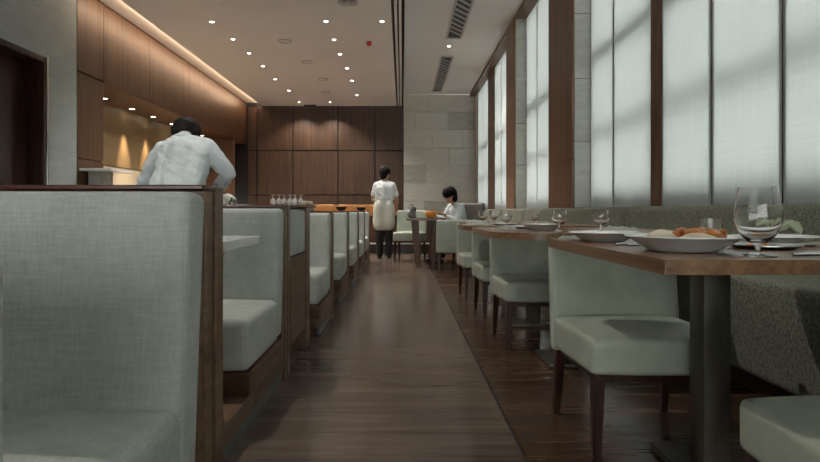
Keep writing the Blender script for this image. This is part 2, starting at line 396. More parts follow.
def spot(parent, loc, power, size=70, col=(1, .72, .42), blend=.6, rad=.03):
    d = bpy.data.lights.new('bulb', 'SPOT'); d.energy = power; d.spot_size = R(size); d.spot_blend = blend; d.color = col; d.shadow_soft_size = rad
    o = bpy.data.objects.new('bulb', d); COL.objects.link(o); o.parent = parent; o.location = Vector(loc) - wloc(parent); return o
def downlight(x, y, z, label, group, power=22, col=(1, .93, .85), r=.037, size=120):
    t = thing('downlight', label, 'ceiling light', (x, y, z), group)
    obj('trim_ring', lathe([(r, 0), (r * 1.45, -.001), (r * 1.45, -.008), (r * 1.05, -.010), (r, 0)], 20, (x, y, z)), 'vent_white', t)
    obj('lens', lathe([(0, -.004), (r, -.004), (r, -.001), (0, -.001)], 20, (x, y, z)), 'lamp', t)
    spot(t, (x, y, z - .03), power, size, col); return t
for y in (10.2, 11.25, 12.2, 13.2, 14.2, 15.2):
    downlight(XL - .66, y, 2.962, 'warm recessed spotlight in the soffit of the wall niche', 'niche spotlights', 230, (1, .74, .48), .05, 38)
# cove strip: warm LED line set in the edge of the ceiling slab, facing the walnut wall
cv = thing('cove_light', 'warm hidden light strip in the ceiling cove above the walnut wall', 'light strip', (-4.402, 10, 4.19))
obj('profile', box(-4.404, -4.400, YN + .1, YB - .1, 4.175, 4.245), 'vent_white', cv)
ad = bpy.data.lights.new('led_strip', 'AREA'); ad.shape = 'RECTANGLE'; ad.size = .05; ad.size_y = YB - 8.4; ad.energy = 26; ad.color = (1, .68, .44)
ao = bpy.data.objects.new('led_strip', ad); COL.objects.link(ao); ao.parent = cv
ao.location = Vector((-4.406, (YB + 8.4) / 2, 4.21)) - wloc(cv)
ao.rotation_euler = Matrix(((0, 0, 1), (0, 1, 0), (-1, 0, 0))).to_euler()

# ---- window wall: piers, wood mullions, aluminium frames, panes, shades
PX = 2.10
def pier(y0, y1, nm):
    p = struct(nm, box(PX + .03, 2.75, y0 + .03, y1, 0, 4.6), 'joint')
    obj('wood_panel', box(PX, PX + .035, y0, y1, 1.5, ZR - .05, .003, 1), 'pier_wood', p)
    obj('wood_panel', box(PX, PX + .035, y0, y1, 0, 1.495, .003, 1), 'pier_wood', p)
    for a, b in ((0, .9), (.9, 1.72), (1.72, 2.5), (2.5, 3.3), (3.3, 4.1), (4.1, 4.53)):
        obj('stone_slab', box(PX + .036, 2.6, y0 - .004, y0 + .04, a + .003, b - .003, .002, 1), 'stone', p)
    obj('end_panel', box(PX + .036, 2.6, y1, y1 + .02, 0, ZR), 'walnut_red', p)
pier(6.77, 7.84, 'wall_right_pier'); pier(10.26, 11.04, 'wall_right_pier_2')
def mull(y0, y1, n): struct('trim_%d' % n, box(2.318, 2.55, y0, y1, 0, ZR - .05, .003, 1), 'trim')
mull(4.91, 5.10, 5); mull(13.75, 14.75, 6)
struct('trim_7', box(2.12, 2.55, YN, YB, ZR - .07, ZR - .001), 'trim')
struct('wall_right_near', box(2.33, 2.62, YN, -3.1, .9, ZR), 'greywall')
struct('wall_right_end', box(2.30, 2.6, 16.75, YB, 0, ZR), 'stone')
struct('wall_right_sill', box(2.36, 2.62, YN, YB, 0, .90), 'plaster')
struct('wall_right_apron', box(2.12, 2.36, YN, YB, 0, .80), 'walnut_red')
bays = [(-3.1, 4.91, [-2.86, -2.09, -1.31, -.53, .25, 1.03, 1.81, 2.58, 3.35, 4.12]), (5.10, 6.76, [6.03]), (7.86, 10.25, [8.66, 9.44]), (11.06, 13.75, [11.95, 12.85]), (14.75, 16.75, [15.75])]
nw = 0
ORD = ['first', 'second', 'third', 'fourth', 'fifth', 'sixth', 'seventh', 'eighth', 'ninth', 'tenth', 'eleventh', 'twelfth']
def nth(n, i, m):
    return (ORD[m - 1 - i] + ' from the slim wooden mullion') if n == 1 else (ORD[i] + (' past that mullion' if n == 2 else ' going toward the stone'))
for (a, b, cs) in bays:
    nw += 1
    wn = thing('window_%d' % nw, None, None, (2.5, (a + b) / 2, .9), kind='structure')
    e = [a] + cs + [b]
    for c, d in zip(e, e[1:]):
        for z0, z1 in ((.92, 1.76), (1.84, 2.66), (2.78, 4.44)):
            obj('pane', box(2.53, 2.54, c + .001, d - .001, z0 - .02, z1 + .02), 'pane', wn)
    for c in e: obj('frame_post', box(2.34, 2.365, max(c - .03, a), min(c + .03, b), .9, ZR - .05), 'black', wn)
    for z0, z1 in ((.88, 1.05), (1.765, 1.835), (2.655, 2.785), (4.43, 4.48)):
        obj('frame_rail', box(2.46, 2.57, a, b, z0, z1), 'frame', wn)
    for i, (c, d) in enumerate(zip(e, e[1:])):
        if d < -1.5: continue
        where = {1: 'over the long banquette', 2: 'between slim mullion and pier', 3: 'between the two piers', 4: 'beyond the narrower pier', 5: 'next to the far stone wall'}[nw]
        s = thing('roller_shade', 'pale translucent roller shade ' + where + ', ' + nth(nw, i, len(e) - 1), 'window shade', (XR, (c + d) / 2, .88), 'roller shades in the window bays')
        obj('cloth', box(XR, XR + .0015, c + .008, d - .008, .90, ZR - .075), 'shade', s)
        obj('bottom_bar', box(XR - .006, XR + .008, c + .008, d - .008, .88, .905, .003), 'frame', s)

# ---- ceiling fittings
def up(x, y, z): s = (211 - y) / (z - .86); return ((x - 402) / s, F / s)
row = {0: 'main row nearest the cove', 1: 'middle row over the booths', 2: 'row beside the dark slots'}
for x, y, k in ((212, 21.6, 0), (233, 39, 0), (249, 53, 0), (263, 66, 0), (275, 79, 0), (289, 90.5, 0), (299, 102, 0), (326, 21, 1), (334, 39.4, 1), (340, 54, 1), (347, 68, 1), (352, 80.5, 1), (357, 95, 1), (330, 102, 1), (382, 21, 2)):
    X, Y = up(x, y, ZL)
    if Y > 17: Y = 16.9
    downlight(X, Y, ZL, 'small round downlight in the low ceiling, ' + row[k], 'low ceiling downlights, ' + row[k], 92)
for Y in (3.2, 6.2): downlight(-1.6, Y, ZL, 'small round downlight in the low ceiling, middle row over the booths', 'low ceiling downlights, middle row over the booths', 100)
X, Y = up(449, 46, ZR)
downlight(X, Y, ZR, 'round downlight between the two linear vents in the high ceiling', None, 100)
for x, y in ((285, 41), (307, 61.5), (323, 79), (326, 92)):
    X, Y = up(x, y, ZL)
    t = thing('ceiling_speaker', 'flat white round speaker grille set in the low ceiling', 'speaker', (X, Y, ZL), 'ceiling speakers')
    obj('rim', lathe([(.11, 0), (.13, 0), (.13, -.012), (.11, -.014)], 24, (X, Y, ZL)), 'vent_white', t)
    obj('grille', lathe([(0, -.008), (.11, -.006), (.11, 0), (0, 0)], 24, (X, Y, ZL)), 'ceil', t)
X, Y = up(369, 42, ZL)
t = thing('alarm_beacon', 'small red alarm beacon on the low ceiling', 'alarm', (X, Y, ZL))
obj('base', lathe([(0, 0), (.05, 0), (.05, -.015), (0, -.015)], 16, (X, Y, ZL)), 'red', t)
obj('dome', lathe([(.042, -.015), (.042, -.05), (.03, -.07), (0, -.075)], 16, (X, Y, ZL)), 'red', t)
X, Y = up(348, 2, ZL)
t = thing('ceiling_vent', 'round ring-shaped air outlet in the low ceiling', 'air vent', (X, Y, ZL))
for r in (.05, .09, .13): obj('ring', lathe([(r, 0), (r + .025, 0), (r + .025, -.02), (r, -.01)], 24, (X, Y, ZL)), 'vent_white', t)
t = thing('motion_sensor', 'small dark box sensor under the ceiling at the walnut end wall', 'sensor', (-2.86, 17.0, ZL))
obj('case', box(-3.05, -2.67, 16.98, 17.1, ZL - .09, ZL, .01), 'black', t); obj('lens', box(-2.95, -2.77, 16.965, 16.985, ZL - .07, ZL - .03, .005), 'darkwood', t)
def vent(x0, x1, y0, y1, label):
    t = thing('linear_vent', label, 'air vent', ((x0 + x1) / 2, (y0 + y1) / 2, ZR))
    z = ZR
    obj('duct', box(x0, x1, y0, y1, z - .004, z - .001), 'black', t)
    for a in ((x0 - .02, x0 + .02, y0, y1), (x1 - .02, x1 + .02, y0, y1), (x0 - .02, x1 + .02, y0 - .03, y0), (x0 - .02, x1 + .02, y1, y1 + .03)):
        obj('frame', box(*a, z - .03, z - .001, .002, 1), 'vent_white', t)
    n = int((y1 - y0) / .25); proto = None
    for i in range(n):
        y = y0 + .2 + (i + .5) * (y1 - y0 - .4) / n
        if proto is None:
            b = bmesh.new()
            q = [(x0 + .02, y - .20), (x1 - .02, y + .12), (x1 - .02, y + .19), (x0 + .02, y - .13)]
            lo = [b.verts.new((*p, z - .022)) for p in q]; hi = [b.verts.new((*p, z - .005)) for p in q]
            b.faces.new(lo); b.faces.new(list(reversed(hi)))
            for k in range(4): b.faces.new((lo[k], hi[k], hi[(k + 1) % 4], lo[(k + 1) % 4]))
            proto = obj('slat', b, 'vent_white', t); py = y
        else:
            c = proto.copy(); COL.objects.link(c); c.location = proto.location + Vector((0, y - py, 0))
vent(.94, 1.24, 7.6, 11.55, 'long slatted linear vent in the high ceiling, nearer the wide wooden pier')
vent(.94, 1.20, 13.0, 16.7, 'long slatted linear vent in the high ceiling, by the far stone wall')

# ================================================================== LEFT: BOOTHS
def booth(yb, xr, xl, h, label, rake=.1, plat=None):
    t = thing('booth_bench', label, 'booth bench', ((xr + xl) / 2, yb - .1, 0), 'linen booth benches along the aisle')
    rk = lambda x, y, z: (x, y + (z - .43) * rake - (.012 * math.cos((x - (xr + xl) / 2) / (xr - xl) * math.pi) if y < yb + .05 else 0), z)
    sc = rbox(xl, xr, yb - .5, yb + .02, .225, .435, .032, 8, 4, lambda x, y, z: (x, y, z + (.014 * math.cos((x - (xr + xl) / 2) / (xr - xl) * math.pi) * math.cos((y - yb + .24) / .52 * math.pi) if z > .35 else 0)))
    s = obj('seat_cushion', sc, 'linen', t)
    pz = .425; pts = []
    b = obj('backrest', rbox(xl, xr, yb, yb + .12, .24, h - .018, .026, 8, 4, rk), 'linen', t)
    obj('seam_piping', tube([(xr - .006, yb + .013 + (z - .43) * rake, z) for z in [.46 + i * (h - .06 - .46) / 8 for i in range(9)]], .004), 'linen', b)
    obj('end_panel', box(xl, xr + .004, yb + .145, yb + .193, 0, h - .012, .003, 1), 'walnut_h', t)
    obj('shadow_gap', box(xl + .01, xr - .03, yb + .19, yb + .218, 0, h - .014), 'joint', t)
    obj('end_panel', box(xl, xr + .004, yb + .214, yb + .272, 0, h, .003, 1), 'walnut_h', t)
    obj('back_fill', box(xl, xr - .002, yb + .10, yb + .146, .05, h - .04, .003, 1), 'walnut_h', t)
    obj('cap_rail', box(xl, xr + .006, yb + .12, yb + .210, h - .012, h, .003, 1), 'redcap', t)
    obj('base_panel', box(xr - .03, xr, yb - .40, yb + .146, .055, .222, .003, 1), 'walnut_h', t)
    obj('base', box(xl, xr - .03, yb - .38, yb + .146, 0, .222), 'walnut_h', t)
    obj('front_tray', box(xl, xr + .002, yb - .5, yb - .40, .135, .224, .004, 1), 'walnut_red', t)
    obj('toe_kick', box(xr - .05, xr - .012, yb - .38, yb + .146, 0, .056), 'toe', t)
    if plat: obj('platform', box(xl, xr, plat, yb - .402, .055, .132, .003, 1), 'walnut_h', t); obj('toe_kick', box(xr - .05, xr - .012, plat, yb - .38, 0, .056), 'toe', t)
    return t
booth(1.17, -.475, -1.22, .922, 'tall linen booth bench with a wooden end panel, closest to the low pale bench back')
booth(2.64, -.60, -1.22, .89, 'linen booth bench with a white marble table before it and the capped partition behind', plat=1.46)
ords = ['linen booth bench right behind the capped partition with the upholstered wing', 'linen booth bench second in line after the capped partition', 'linen booth bench third in line after the capped partition', 'linen booth bench fourth in line after the capped partition', 'linen booth bench last in line, beside the standing waiter']
for yb, l in zip((4.18, 5.5, 6.8, 8.0, 9.15), ords): booth(yb, -.56, -1.04 if yb > 5 else -1.15, .862, l)
# the bench that faces away behind the second booth, with an upholstered wing and a corner post
t = thing('booth_partition', 'away-facing booth bench with upholstered wing side, corner post and dark red cap', 'booth bench', (-.9, 3.25, 0))
obj('wing_pad', rbox(-.66, -.604, 2.985, 3.415, .605, .872, .02, 6, 3), 'linen', t)
obj('side_panel', box(-.66, -.606, 2.985, 3.42, .13, .60, .003, 1), 'walnut_h', t)
obj('corner_post', box(-.67, -.598, 3.42, 3.55, 0, .882, .003, 1), 'walnut_h', t)
obj('cap_rail', box(-1.2, -.592, 2.97, 3.56, .882, .895, .003, 1), 'redcap', t)
obj('seat_cushion', rbox(-1.18, -.665, 3.10, 3.54, .30, .435, .03, 5, 3), 'linen', t)
obj('base', box(-1.18, -.665, 2.985, 3.5, 0, .30), 'walnut_red', t)
obj('back_board', box(-1.2, -.665, 2.985, 3.10, .30, .882), 'walnut_h', t)
t = thing('bench_back', 'low pale linen bench back opposite the tall booth bench', 'booth bench', (-.85, .55, 0))
obj('backrest', rbox(-1.22, -.428, .50, .60, .06, .815, .02, 6, 3), 'linen', t); obj('plinth', box(-1.2, -.45, .51, .59, 0, .06), 'walnut_h', t)
def marble_table(y0, y1, x0, x1, z, label, zb=0):
    t = thing('marble_table', label, 'table', ((x0 + x1) / 2, (y0 + y1) / 2, 0), 'white marble booth tables')
    obj('table_top', slab(x0, x1, y0, y1, z - .028, z, .015, .003), 'marble', t)
    obj('bracket', box((x0 + x1) / 2 - .2, (x0 + x1) / 2 + .24, (y0 + y1) / 2 - .02, (y0 + y1) / 2 + .02, z - .06, z - .028, .003, 1), 'ceram', t)
    obj('post', lathe([(0, zb), (.03, zb), (.03, z - .04), (0, z - .04)], 18, ((x0 + x1) / 2, (y0 + y1) / 2, 0)), 'steel', t)
    obj('foot', lathe([(0, 0), (.17, 0), (.17, .012), (.05, .025), (0, .025)], 28, ((x0 + x1) / 2, (y0 + y1) / 2, zb)), 'steel', t)
marble_table(1.62, 2.10, -1.15, -.545, .765, 'white marble table in the booth after the tall linen bench', .1325)
for pv, yb, l in zip((4.18, 5.5, 6.8, 8.0), (5.5, 6.8, 8.0, 9.15), ('first', 'second', 'third', 'fourth')):
    marble_table(max(yb - .96, pv + .34), yb - .52, -1.0, -.62, .74, 'white marble booth table, %s one after the capped partition' % l)
def bowl(name, x, y, z, r, h, mat, label, group=None):
    return obj(name, lathe([(0, 0), (r * .45, 0), (r * .8, h * .4), (r, h), (r * .94, h), (r * .74, h * .45), (r * .4, h * .12), (0, h * .12)], 20, (x, y, z)), mat, None, label, 'bowl', group)
bowl('wooden_bowl', -.78, 7.02, .8635, .075, .05, 'darkwood', 'dark wooden bowl on the cap of the third bench after the partition')
bowl('wooden_bowl', -.70, 9.37, .8635, .09, .06, 'darkwood', 'dark wooden bowl on the cap of the last booth bench')

# service counter behind the booths, upside-down glasses, cream tray
t = thing('service_counter', 'dark red wooden service counter behind the booths holding glasses', 'counter', (-1.75, 6.45, 0))
obj('counter_top', box(-2.5, -1.07, 6.1, 6.8, .90, .93, .004), 'redcap', t)
for i in range(3): obj('cabinet_door', box(-2.46 + i * .46, -2.02 + i * .46, 6.13, 6.16, .08, .89, .004), 'walnut_red', t)
obj('carcass', box(-2.47, -1.09, 6.16, 6.78, 0, .90), 'darkwood', t)
obj('serving_tray', rbox(-1.14, -1.075, 6.2, 6.6, .9305, .975, .012, 3, 2), 'cream', None, 'cream rectangular box at the end of the service counter', 'box')
GL_P = [(0, 0), (.033, 0), (.034, .003), (.006, .008), (.0045, .018), (.0045, .034), (.016, .041), (.034, .055), (.042, .074), (.041, .095), (.035, .118), (.0338, .118), (.0396, .095), (.0405, .074), (.033, .057), (.014, .044), (0, .043)]
glass_up = None
for i in range(6):
    x = -1.50 + i * .064
    b = lathe([(r * .78, .118 - z) for r, z in GL_P], 16, (x, 6.36 + .03 * (i % 2), .9302))
    if glass_up is None: glass_up = obj('wine_glass', b, 'glass_milky', None, 'small stemmed glass turned upside down on the service counter', 'glass', 'upturned glasses on the service counter')
    else: b.free(); dup(glass_up, (x, 6.36 + .03 * (i % 2), .9302))

# side table in front of the stooping man with bottles and small dishes
t = thing('side_station', 'dark narrow serving table in front of the stooping man', 'table', (-1.65, 4.4, 0))
obj('table_top', box(-2.15, -1.17, 4.1, 4.7, .86, .885, .004), 'redcap', t)
for x in (-2.1, -1.22):
    for y in (4.15, 4.65): obj('leg', leg(x, y, .86, x, y, 0, .05, .035), 'darkwood', t)
def bottle(x, y, z, h, r, mat, label):
    t = thing('bottle', label, 'bottle', (x, y, z), 'bottles on the serving table')
    obj('body', lathe([(0, 0), (r, 0), (r, h * .6), (r * .4, h * .78), (r * .36, h * .94), (0, h * .94)], 16, (x, y, z)), mat, t)
    obj('cap', lathe([(r * .42, h * .93), (r * .42, h), (0, h)], 12, (x, y, z)), 'steel', t)
for i, (x, y, h) in enumerate(((-1.40, 4.28, .11), (-1.35, 4.34, .085), (-1.31, 4.26, .07))): bottle(x, y, .8852, h, .024, ('ceram', 'bottle', 'glass')[i], 'small %s bottle on the serving table by the stooping man' % ('pale ceramic', 'green', 'clear glass')[i])
obj('folded_cloth', rbox(-1.47, -1.36, 4.38, 4.5, .90, .99, .03, 4, 3, lambda x, y, z: (x + .01 * math.sin(z * 60), y, z + .012 * math.sin(x * 70))), 'napkin', None, 'crumpled white cloth on the serving table', 'cloth')
for i, (x, y) in enumerate(((-1.28, 4.3), (-1.22, 4.36))):
    bowl('small_bowl', x, y, .8852, .022 + .012 * i, .026, 'ceram', 'tiny pale dish on the serving table, %s' % ('the smaller one', 'the wider one'))if False else bowl('small_bowl', x, y, .8852, .022 + .012 * i, .026, 'ceram', ('tiny pale dish on the serving table, the smaller one', 'tiny pale dish on the serving table, the wider one')[i])

# bar-height ledge by the niche
t = thing('reception_ledge', 'bar-height ledge with a thin grey stone top on the walnut wall beside the grey wall', 'counter', (-4.6, 8.6, 0))
obj('stone_top', box(-4.885, -4.40, 8.28, 8.92, 1.47, 1.51, .005), 'marble', t)
obj('support', box(-4.85, -4.62, 8.45, 8.75, 0, 1.47, .004), 'stone_d', t)
for i, (x, h) in enumerate(((-4.55, .16), (-4.45, .20), (-4.3, .14))):
    obj('canister', lathe([(0, 0), (.05, 0), (.052, h * .85), (.04, h * .9), (.04, h), (0, h)], 16, (x - .5, 9.6 + i * .3, .921)), ('cream', 'steel', 'ceram')[i], None, '%s canister on the counter in the lit niche' % ('cream lacquered', 'polished steel', 'grey-beige ceramic')[i], 'canister')

# ================================================================== RIGHT: BANQUETTE, TABLES, CHAIRS
def banquette(y0, y1, label):
    t = thing('banquette', label, 'banquette', (1.8, (y0 + y1) / 2, 0), 'tweed banquettes under the windows')
    obj('seat', rbox(1.55, 2.03, y0, y1, .10, .56, .035, 10, 4, lambda x, y, z: (x + (.05 * (.45 - z) / .35 if z < .45 and x < 1.8 else 0), y, z)), 'tweed', t)
    bk = obj('backrest', rbox(1.95, 2.070, y0, y1, .40, .90, .045, 10, 4, lambda x, y, z: (x + (z - .55) * .08 if x < 2.05 else x, y, z)), 'tweed', t)
    obj('plinth', box(1.68, 2.06, y0 + .02, y1 - .02, 0, .12), 'darkwood', t)
banquette(.3, 4.86, 'long grey tweed banquette under the bay with the dark shade gaps')
banquette(4.90, 8.9, 'grey tweed banquette under the pier with stone sides')
banquette(8.94, 13.0, 'grey tweed banquette running past the narrower wooden pier')

def make_chair(label, loc, rz):
    t = thing('dining_chair', label, 'chair', (0, 0, 0), 'sage leather dining chairs')
    def fs(x, y, z):
        k = .90 + .08 * ((y + .235) / .45) + .02 * math.cos((y + .01) / .45 * math.pi)
        yy = y - (.012 * (1 - (x / .265) ** 2) if y < -.1 else 0)
        zz = z + (.018 * math.cos(x / .265 * 1.4) * math.cos(y / .24 * 1.3) if z > .38 else 0)
        return (x * k, yy, zz)
    s = obj('seat', rbox(-.265, .265, -.235, .215, .298, .420, .022, 8, 4, fs), 'leather', t)
    pp = []
    for q in range(48):
        a = 2 * math.pi * q / 48; cx, cy = math.cos(a), math.sin(a); e = 5.5
        rr = (abs(cx) ** e + abs(cy) ** e) ** (-1 / e); pp.append(fs(.258 * rr * cx, -.01 + .218 * rr * cy, .407))
    obj('piping', tube([(p[0], p[1], .405) for p in pp], .0042, 6, True), 'leather', s)
    obj('seat_frame', box(-.228, .228, -.222, .205, .272, .302, .004, 1), 'darkwood', t)
    def fb(x, y, z): return (x * (1 - .02 * (z - .3)), y + (z - .4) * .11 - .030 * (x / .27) ** 2 + .02, z)
    b = obj('backrest', rbox(-.266, .266, .165, .222, .285, .738, .022, 8, 4, fb), 'leather', t)
    obj('side_seam', tube([fb(-.257, .168, z) for z in [.31 + i * .05 for i in range(9)]], .0035, 6), 'leather', b)
    for sx in (-1, 1):
        obj('leg', leg(sx * .208, -.200, .285, sx * .214, -.212, 0, .042, .026), 'darkwood', t)
        obj('leg', leg(sx * .222, .190, .285, sx * .228, .235, 0, .042, .026), 'darkwood', t)
    t.location = loc; t.rotation_euler = (0, 0, rz); return t
ch = make_chair('sage leather chair with its seat toward the table that bears the big glass', (.884, 2.095, 0), 0)
dup(ch, (1.03, 1.06, 0), math.pi, 'sage leather chair opposite, showing only its seat beside the tweed banquette', 'sage leather dining chairs')
dup(ch, (.872, 3.585, 0), 0, 'sage leather chair second along the row of banquette tables', 'sage leather dining chairs')
dup(ch, (.872, 4.56, 0), 0, 'sage leather chair third along the row of banquette tables', 'sage leather dining chairs')
dup(ch, (.845, 5.60, 0), 0, 'sage leather chair fourth along the row of banquette tables', 'sage leather dining chairs')
c = dup(ch, (.735, 7.72, 0), math.pi, 'sage leather chair turned to the far square table, its outer back showing', 'sage leather dining chairs')
c = dup(ch, (.13, 9.42, 0), R(-12), 'sage leather chair at the far square table beside the waiter', 'sage leather dining chairs')
c.scale = (1, 1, 1.18)

def ped_table(x0, x1, y0, y1, rad, label, py=None, z=.75, px=None, bx=.185, by=.16):
    t = thing('restaurant_table', label, 'table', ((x0 + x1) / 2, (y0 + y1) / 2, 0), 'wooden banquette tables')
    obj('table_top', slab(x0, x1, y0, y1, z - .034, z, rad, .003), 'table_wood', t)
    px = px or (x0 + x1) / 2 + .01; py = py or (y0 + y1) / 2
    obj('post', box(px - .042, px + .042, py - .045, py + .045, .02, z - .045, .004, 2), 'post', t)
    obj('mounting_plate', box(px - .16, px + .16, py - .16, py + .16, z - .046, z - .034, .002, 1), 'black', t)
    obj('base_plate', box(px - bx, px + bx, py - by, py + by, 0, .022, .005, 2), 'post', t)
    return t
ped_table(.59, 1.50, 1.23, 2.21, .004, 'square wooden table bearing the big wine glass and orange food', 1.76, px=.99, bx=.09, by=.23)
ped_table(.465, 1.50, 2.68, 3.74, [.30, .05, .05, .1], 'wooden table with rounded corner, second along the banquette', 3.15)
ped_table(.46, 1.50, 4.0, 4.70, [.1, .05, .05, .2], 'wooden table with rounded corner, third along the banquette', 4.15, by=.11)
ped_table(.58, 1.50, 5.1, 5.74, [.1, .05, .05, .2], 'wooden table with rounded corner, fourth along the banquette', 5.21, by=.10)

# ---- table settings
TZ = .7502
def wine_glass(x, y, k=1.0, label='', group=None, water=None, big=False):
    t = thing('wine_glass', label, 'glass', (x, y, TZ), group)
    if big:
        pr = [(0, 0), (.040, 0), (.041, .003), (.008, .009), (.006, .016), (.006, .026), (.022, .036), (.040, .054), (.0505, .082), (.0515, .10), (.048, .128), (.0425, .168), (.0412, .168), (.0468, .128), (.0503, .10), (.0492, .082), (.0388, .056), (.020, .0385), (0, .036)]
    else:
        pr = [(r, z) for r, z in GL_P]
    obj('glass', lathe([(r * k, z * k) for r, z in pr], 40 if big else 24, (x, y, TZ)), 'glass', t, ang=60)
    return t
wine_glass(.862, 1.325, 1.0, 'big round wine glass next to the plate of orange food', None, None, True)
for x, y, l in ((1.03, 2.83, 'stemmed glass behind the wide empty plate'), (.835, 2.90, 'stemmed glass at the rounded corner of the second banquette table'),
                (1.0, 4.12, 'stemmed glass on the third banquette table, at the end facing the second table'), (.69, 3.63, 'stemmed glass at the far edge of the second banquette table'),
                (.67, 4.50, 'stemmed glass on the third banquette table, nearer the aisle'), (.765, 4.55, 'stemmed glass on the third banquette table, nearer the banquette')):
    wine_glass(x, y, .98, l, 'stemmed glasses on the banquette tables')
t = thing('tumbler', 'small straight clear tumbler behind the plate of orange food', 'glass', (1.02, 1.80, TZ))
obj('glass', lathe([(0, 0), (.027, 0), (.033, .085), (.0315, .085), (.0255, .006), (0, .006)], 28, (1.02, 1.80, TZ)), 'glass', t, ang=60)
obj('water', lathe([(0, .0065), (.0253, .0065), (.0285, .045), (0, .045)], 28, (1.02, 1.80, TZ)), 'water', t)
def plate(x, y, r, label, group=None, h=.038, z=TZ):
    return obj('dinner_plate', lathe([(0, 0), (r * .52, 0), (r * .60, .004), (r * .98, h), (r, h), (r, h + .003), (r * .96, h + .003), (r * .58, .010), (r * .5, .007), (0, .007)], 48, (x, y, z)), 'china', None, label, 'plate', group, ang=60)
plate(.772, 1.505, .150, 'white rimmed plate carrying orange fried food', None, .040)
plate(.735, 1.99, .125, 'wide empty white plate at the far end of the square table', None, .032)
plate(.80, 3.13, .115, 'white plate on the second banquette table at its rounded end', None, .034)
plate(.76, 3.50, .115, 'white plate on the second banquette table toward the third table', None, .012)
plate(.80, 4.30, .11, 'white plate on the third banquette table', None, .012)
plate(1.215, 1.78, .125, 'white side plate with pale leaves by the banquette', None, .016, TZ + .012)
t = obj('side_plate', lathe([(0, 0), (.07, 0), (.095, .010), (.095, .013), (.07, .004), (0, .004)], 40, (1.06, 1.60, TZ)), 'steel', None, 'small metal dish with scraps of food behind the big wine glass', 'plate', ang=60)
obj('under_plate', lathe([(0, 0), (.10, 0), (.115, .008), (.115, .0115), (0, .0115)], 40, (1.215, 1.78, TZ)), 'ceram', None, 'pale under-plate below the side plate with leaves', 'plate', ang=60)
# food
def lump(name, x, y, z, rx, ry, rz, mat, label, cat, group=None, amp=.25, sc=40, seed=0):
    b = bmesh.new(); bmesh.ops.create_icosphere(b, subdivisions=4, radius=1)
    for v in b.verts:
        n = noise.noise(Vector((v.co.x * rx, v.co.y * ry, v.co.z * rz)) * sc + Vector((seed, seed * 2, 0))); k = 1 + amp * n
        v.co = Vector((x + v.co.x * rx * k, y + v.co.y * ry * k, z + max(v.co.z, -.9) * rz * k))
    return obj(name, b, mat, None, label, cat, group, ang=180)
for i, (x, y, z, a, b_, c_) in enumerate(((.815, 1.45, .796, .030, .026, .012), (.845, 1.44, .792, .028, .022, .013), (.868, 1.46, .794, .026, .024, .014), (.835, 1.49, .800, .032, .022, .011), (.795, 1.50, .797, .026, .020, .010))):
    lump('fried_piece', x - .01, y + .03, z + .002, a * 1.1, b_ * 1.1, c_ * 1.25, 'fried', 'orange fried piece heaped on the white rimmed plate', 'food', 'fried pieces on the plate', .5, 45, i * 3.1)
lump('bread_piece', .79, 1.46, .782, .05, .03, .018, 'bread', 'pale flatbread lying along the side of the orange food', 'food', None, .25, 25, 5)
lump('bread_piece', .745, 1.56, .786, .05, .03, .022, 'bread', 'pale folded bread at the end of the rimmed plate', 'food', None, .25, 25, 9)
for i, (x, y) in enumerate(((1.03, 1.59), (1.055, 1.61))): lump('food_scrap', x, y, TZ + .010, .022, .018, .008, 'fried', 'reddish scrap of food on the small metal dish', 'food', 'scraps on the metal dish', .4, 60, i * 2)
def leaf(x, y, z, L, W, rz, tilt, seed):
    b = bmesh.new(); n, m = 8, 4; g = []
    for i in range(n + 1):
        u = i / n; wv = W * math.sin(math.pi * (.08 + .88 * u)) ** .8
        g.append([b.verts.new(((u - .5) * L, (j / m - .5) * 2 * wv, .02 * math.sin(u * 3) + .012 * abs(j / m - .5) * 4 + .004 * math.sin(9 * u + j))) for j in range(m + 1)])
    for i in range(n):
        for j in range(m): b.faces.new((g[i][j], g[i + 1][j], g[i + 1][j + 1], g[i][j + 1]))
    bmesh.ops.solidify(b, geom=b.faces[:], thickness=.0018)
    bmesh.ops.transform(b, matrix=Matrix.Translation((x, y, z)) @ Matrix.Rotation(rz, 4, 'Z') @ Matrix.Rotation(tilt, 4, 'Y'), verts=b.verts)
    return obj('salad_leaf', b, 'leaf', None, 'pale green salad leaf on the side plate by the banquette', 'food', 'salad leaves', ang=180)
for i, (dx, dy, rz, ti) in enumerate(((-.04, 0, .3, .5), (.0, .02, 1.4, -.3), (.03, -.02, 2.4, -.5), (.06, .02, .1, .3))): leaf(1.215 + dx, 1.78 + dy, TZ + .036, .065, .018, rz, ti * .35, i)
# napkins, cutlery
def napkin(x, y, w_, d, rz, label, h=.018, z=TZ, seed=0, group=None):
    b = bmesh.new(); n = 14; g = []
    for i in range(n + 1):
        g.append([])
        for j in range(n + 1):
            u, v = i / n - .5, j / n - .5
            hh = h * (.45 + .55 * noise.noise(Vector((u * 3.2 + seed, v * 3.2, seed))) + .25 * noise.noise(Vector((u * 8, v * 8 + seed, 1)))) * min(1, 6 * (0.5 - abs(u)) + .15) * min(1, 6 * (.5 - abs(v)) + .15)
            g[-1].append(b.verts.new((u * w_ * (1 + .06 * math.sin(v * 9 + seed)), v * d * (1 + .06 * math.cos(u * 8)), .0035 + max(hh, 0))))
    for i in range(n):
        for j in range(n): b.faces.new((g[i][j], g[i + 1][j], g[i + 1][j + 1], g[i][j + 1]))
    bmesh.ops.solidify(b, geom=b.faces[:], thickness=.0025)
    mz = min(v.co.z for v in b.verts)
    bmesh.ops.transform(b, matrix=Matrix.Translation((x, y, z - mz)) @ Matrix.Rotation(rz, 4, 'Z'), verts=b.verts)
    return obj('napkin', b, 'napkin', None, label, 'napkin', group, ang=180)
